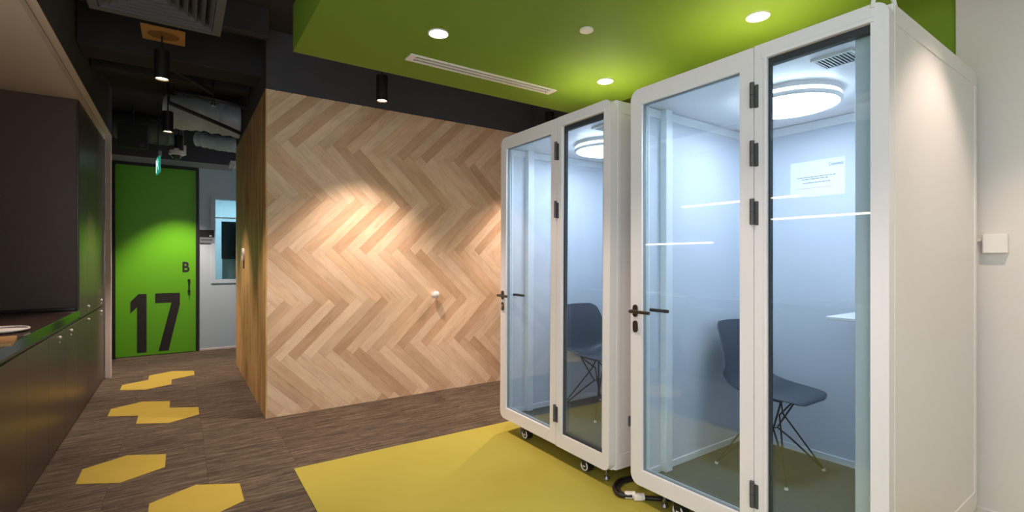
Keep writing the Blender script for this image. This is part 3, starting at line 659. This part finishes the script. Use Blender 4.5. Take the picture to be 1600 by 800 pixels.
sp_ = tag(empty('ceiling_speaker', (-.50, 7.85, 0)), 'black box loudspeaker hanging over the corridor near the green door', 'loudspeaker')
MB().box(-.15, .15, -.10, .10, 2.78, 3.06, .006, 1).build('speaker_case', 'lamp_body', sp_); MB().cyl((.0, 0, 3.05), .012, .296, 'z', 12).build('stem', 'pipe', sp_, True); MB().box(.07, .12, -.102, -.099, 2.79, 2.83).build('warm_glint', 'bronze', sp_)  # small bronze box paints a warm light reflection onto the case
dc = tag(empty('dome_camera', (-.043, 7.4, -.103)), 'white dome security camera hanging before the green door', 'security camera')
MB().cyl((0, 0, 2.775), .085, .05, 'z', 28, .075).cyl((0, 0, 2.825), .03, .03, 'z', 16).box(.07, .10, -.02, .02, 2.78, 2.90, .004, 1).build('camera_body', 'plastic', dc, True)
MB().sphere((0, 0, 2.775), .062, 20, (1, 1, .95)).build('dome', 'screen', dc, True); MB().cyl((.085, 0, 2.89), .008, .558, 'z', 10).build('stem', 'pipe', dc, True)
MB().tube([(.066 * math.cos(a * math.pi / 12), .066 * math.sin(a * math.pi / 12), 2.772) for a in range(24)], .006, 6, True).build('dome_ring', 'plastic', dc, True)
ex = tag(empty('exit_sign', (-.235, 7.6, 0), math.radians(98)), 'green running-man exit sign hanging near the green door', 'exit sign')
MB().box(-.17, .17, -.018, .018, 2.645, 2.70, .004, 1).box(-.17, .17, -.012, .012, 2.70, 2.71).build('sign_housing', 'steel', ex); MB().cyl((.0, 0, 2.70), .005, .645, 'z', 8).build('stem', 'pipe', ex)
pn = MB().box(-.165, .165, -.006, .006, 2.45, 2.645, .002, 1).build('sign_panel', 'exit_green', ex)
for sg in (-1, 1):
    y0, y1 = (.006, .008) if sg > 0 else (-.008, -.006)
    MB().prism([(-.03, 2.53), (-.005, 2.53), (.015, 2.565), (.05, 2.555), (.055, 2.57), (.015, 2.585), (-.005, 2.60), (-.03, 2.61), (-.06, 2.59), (-.055, 2.58), (-.03, 2.59), (-.03, 2.56), (-.06, 2.52), (-.075, 2.49), (-.06, 2.485), (-.045, 2.51)], [], y0, y1, 'y').build('pictogram', 'exit_white', pn)
    MB().cyl((-.015, y0, 2.622), .012, y1 - y0, 'y', 16).box(.09, .15, y0, y1, 2.47, 2.63).build('pictogram_head', 'exit_white', pn)
lf = tag(empty('louvre_grille', (.575, 8.0, 2.69)), 'white louvred air grille over the side passage', 'air grille')
MB().prism(rect(0, 1.6, -.15, .15), [rect(.015, 1.585, -.135, .135)], 0, .06, 'z').build('grille_frame', 'white_metal', lf)
MB().box(.01, 1.59, -.14, .14, .050, .058).build('back_plate', 'white_metal', lf)
for k in range(19): MB().box(.06 + k * .08, .075 + k * .08, -.135, .135, .004, .040).build('louvre', 'white_metal', lf)
MB().cyl((.2, 0, .055), .006, .60, 'z', 8).cyl((1.4, 0, .055), .006, .60, 'z', 8).build('hanger_rod', 'steel', lf)

# ------------------------------------------------------------------ small wall things
ds = tag(empty('door_stop', (2.167, WY, 1.003)), 'round white knob mounted on the herringbone wall', 'door stop')
MB().cyl((0, -.004, 0), .028, .005, 'y', 24).cyl((0, -.04, 0), .012, .04, 'y', 16).build('base', 'plastic', ds, True); MB().sphere((0, -.052, 0), .037, 24, (1, .8, 1)).build('knob', 'plastic', ds, True)
th = tag(empty('wall_sensor', (WX, 6.36, 1.42)), 'small white wall sensor on the wood veneer side', 'wall sensor')
MB().prism([(.055 * math.cos(a * math.pi / 16), .075 * math.sin(a * math.pi / 16)) for a in range(32)], [], -.02, 0, 'x').build('sensor_case', 'plastic', th); MB().cyl((-.022, 0, .01), .022, .003, 'x', 20).build('lens', 'grille', th); MB().tube([(-.006, -.02, -.07), (-.006, -.022, -.16)], .005, 8).build('pull_cord', 'wire', th)
wb = tag(empty('wall_box', (XR - .02, .672, 1.436)), 'small white junction box on the white wall beside the booth', 'junction box')
MB().box(-.035, 0, -.046, .046, -.048, .048, .003, 2).build('box_case', 'plastic', wb); MB().box(-.0365, -.034, -.043, .043, -.045, .045, .002, 1).build('cover', 'plastic', wb)
MB().box(-.012, 0, .046, .30, .012, .026, .002, 1).build('cable_duct', 'plastic', wb)
pq = tag(empty('room_plaque', (.327, YE, 1.717)), 'black and grey room plaque beside the green door', 'sign')
MB().box(-.093, .093, -.016, 0, -.012, .099, .002, 1).build('upper_plate', 'black', pq); lp_ = MB().box(-.093, .093, -.014, 0, -.099, -.012, .002, 1).build('lower_plate', 'steel', pq)
for x0, x1, z0, z1, pr in ((.03, .05, .0, .016, 'chrome'), (.055, .062, .0, .016, 'chrome')): MB().box(x0, x1, -.017, -.015, z0, z1).build('numeral', pr, pq)
q = MB(); x = -.078
while x < .07: w = random.choice((.012, .018, .022)); q.box(x, x + w, -.0155, -.0135, -.062, -.046); x += w + .005
q.build('text_line', 'black', lp_)

# ------------------------------------------------------------------ power cable between the booths
pc = tag(empty('power_cable', (0, 0, .006)), 'black power cable with two white plugs on the carpet between the booths', 'cable')
def smooth(pts, k=6):
    P = [Vector(p) for p in pts]; out = []
    for i in range(len(P) - 1):
        p0, p1, p2, p3 = P[max(i - 1, 0)], P[i], P[i + 1], P[min(i + 2, len(P) - 1)]
        for j in range(k):
            f = j / k; out.append(.5 * (2 * p1 + (p2 - p0) * f + (2 * p0 - 5 * p1 + 4 * p2 - p3) * f * f + (3 * p1 - p0 - 3 * p2 + p3) * f ** 3))
    return out + [P[-1]]
MB().tube(smooth([(2.60, 2.35, .012), (2.36, 2.10, .012), (2.20, 2.09, .014), (2.10, 2.035, .016), (2.065, 1.965, .014), (2.09, 1.925, .018)]), .011, 10).build('black_lead', 'cable', pc, True)
MB().tube(smooth([(2.50, 2.30, .012), (2.35, 2.07, .012), (2.21, 2.065, .014), (2.12, 2.02, .014), (2.085, 1.945, .014), (2.11, 1.905, .018)]), .010, 10).build('black_lead', 'cable', pc, True)
MB().tube(smooth([(2.15, 1.865, .014), (2.19, 1.83, .012), (2.25, 1.78, .012), (2.5, 1.6, .012)]), .012, 10).build('black_lead', 'cable', pc, True)
for x, y, a in ((2.105, 1.925, -40), (2.128, 1.880, -35)):
    o = MB().box(-.025, .022, -.016, .016, 0, .034, .007, 3).cyl((.018, 0, .018), .02, .016, 'x', 18).build('plug', 'plastic', pc, True, (x, y, 0)); o.rotation_euler = (0, 0, math.radians(a))
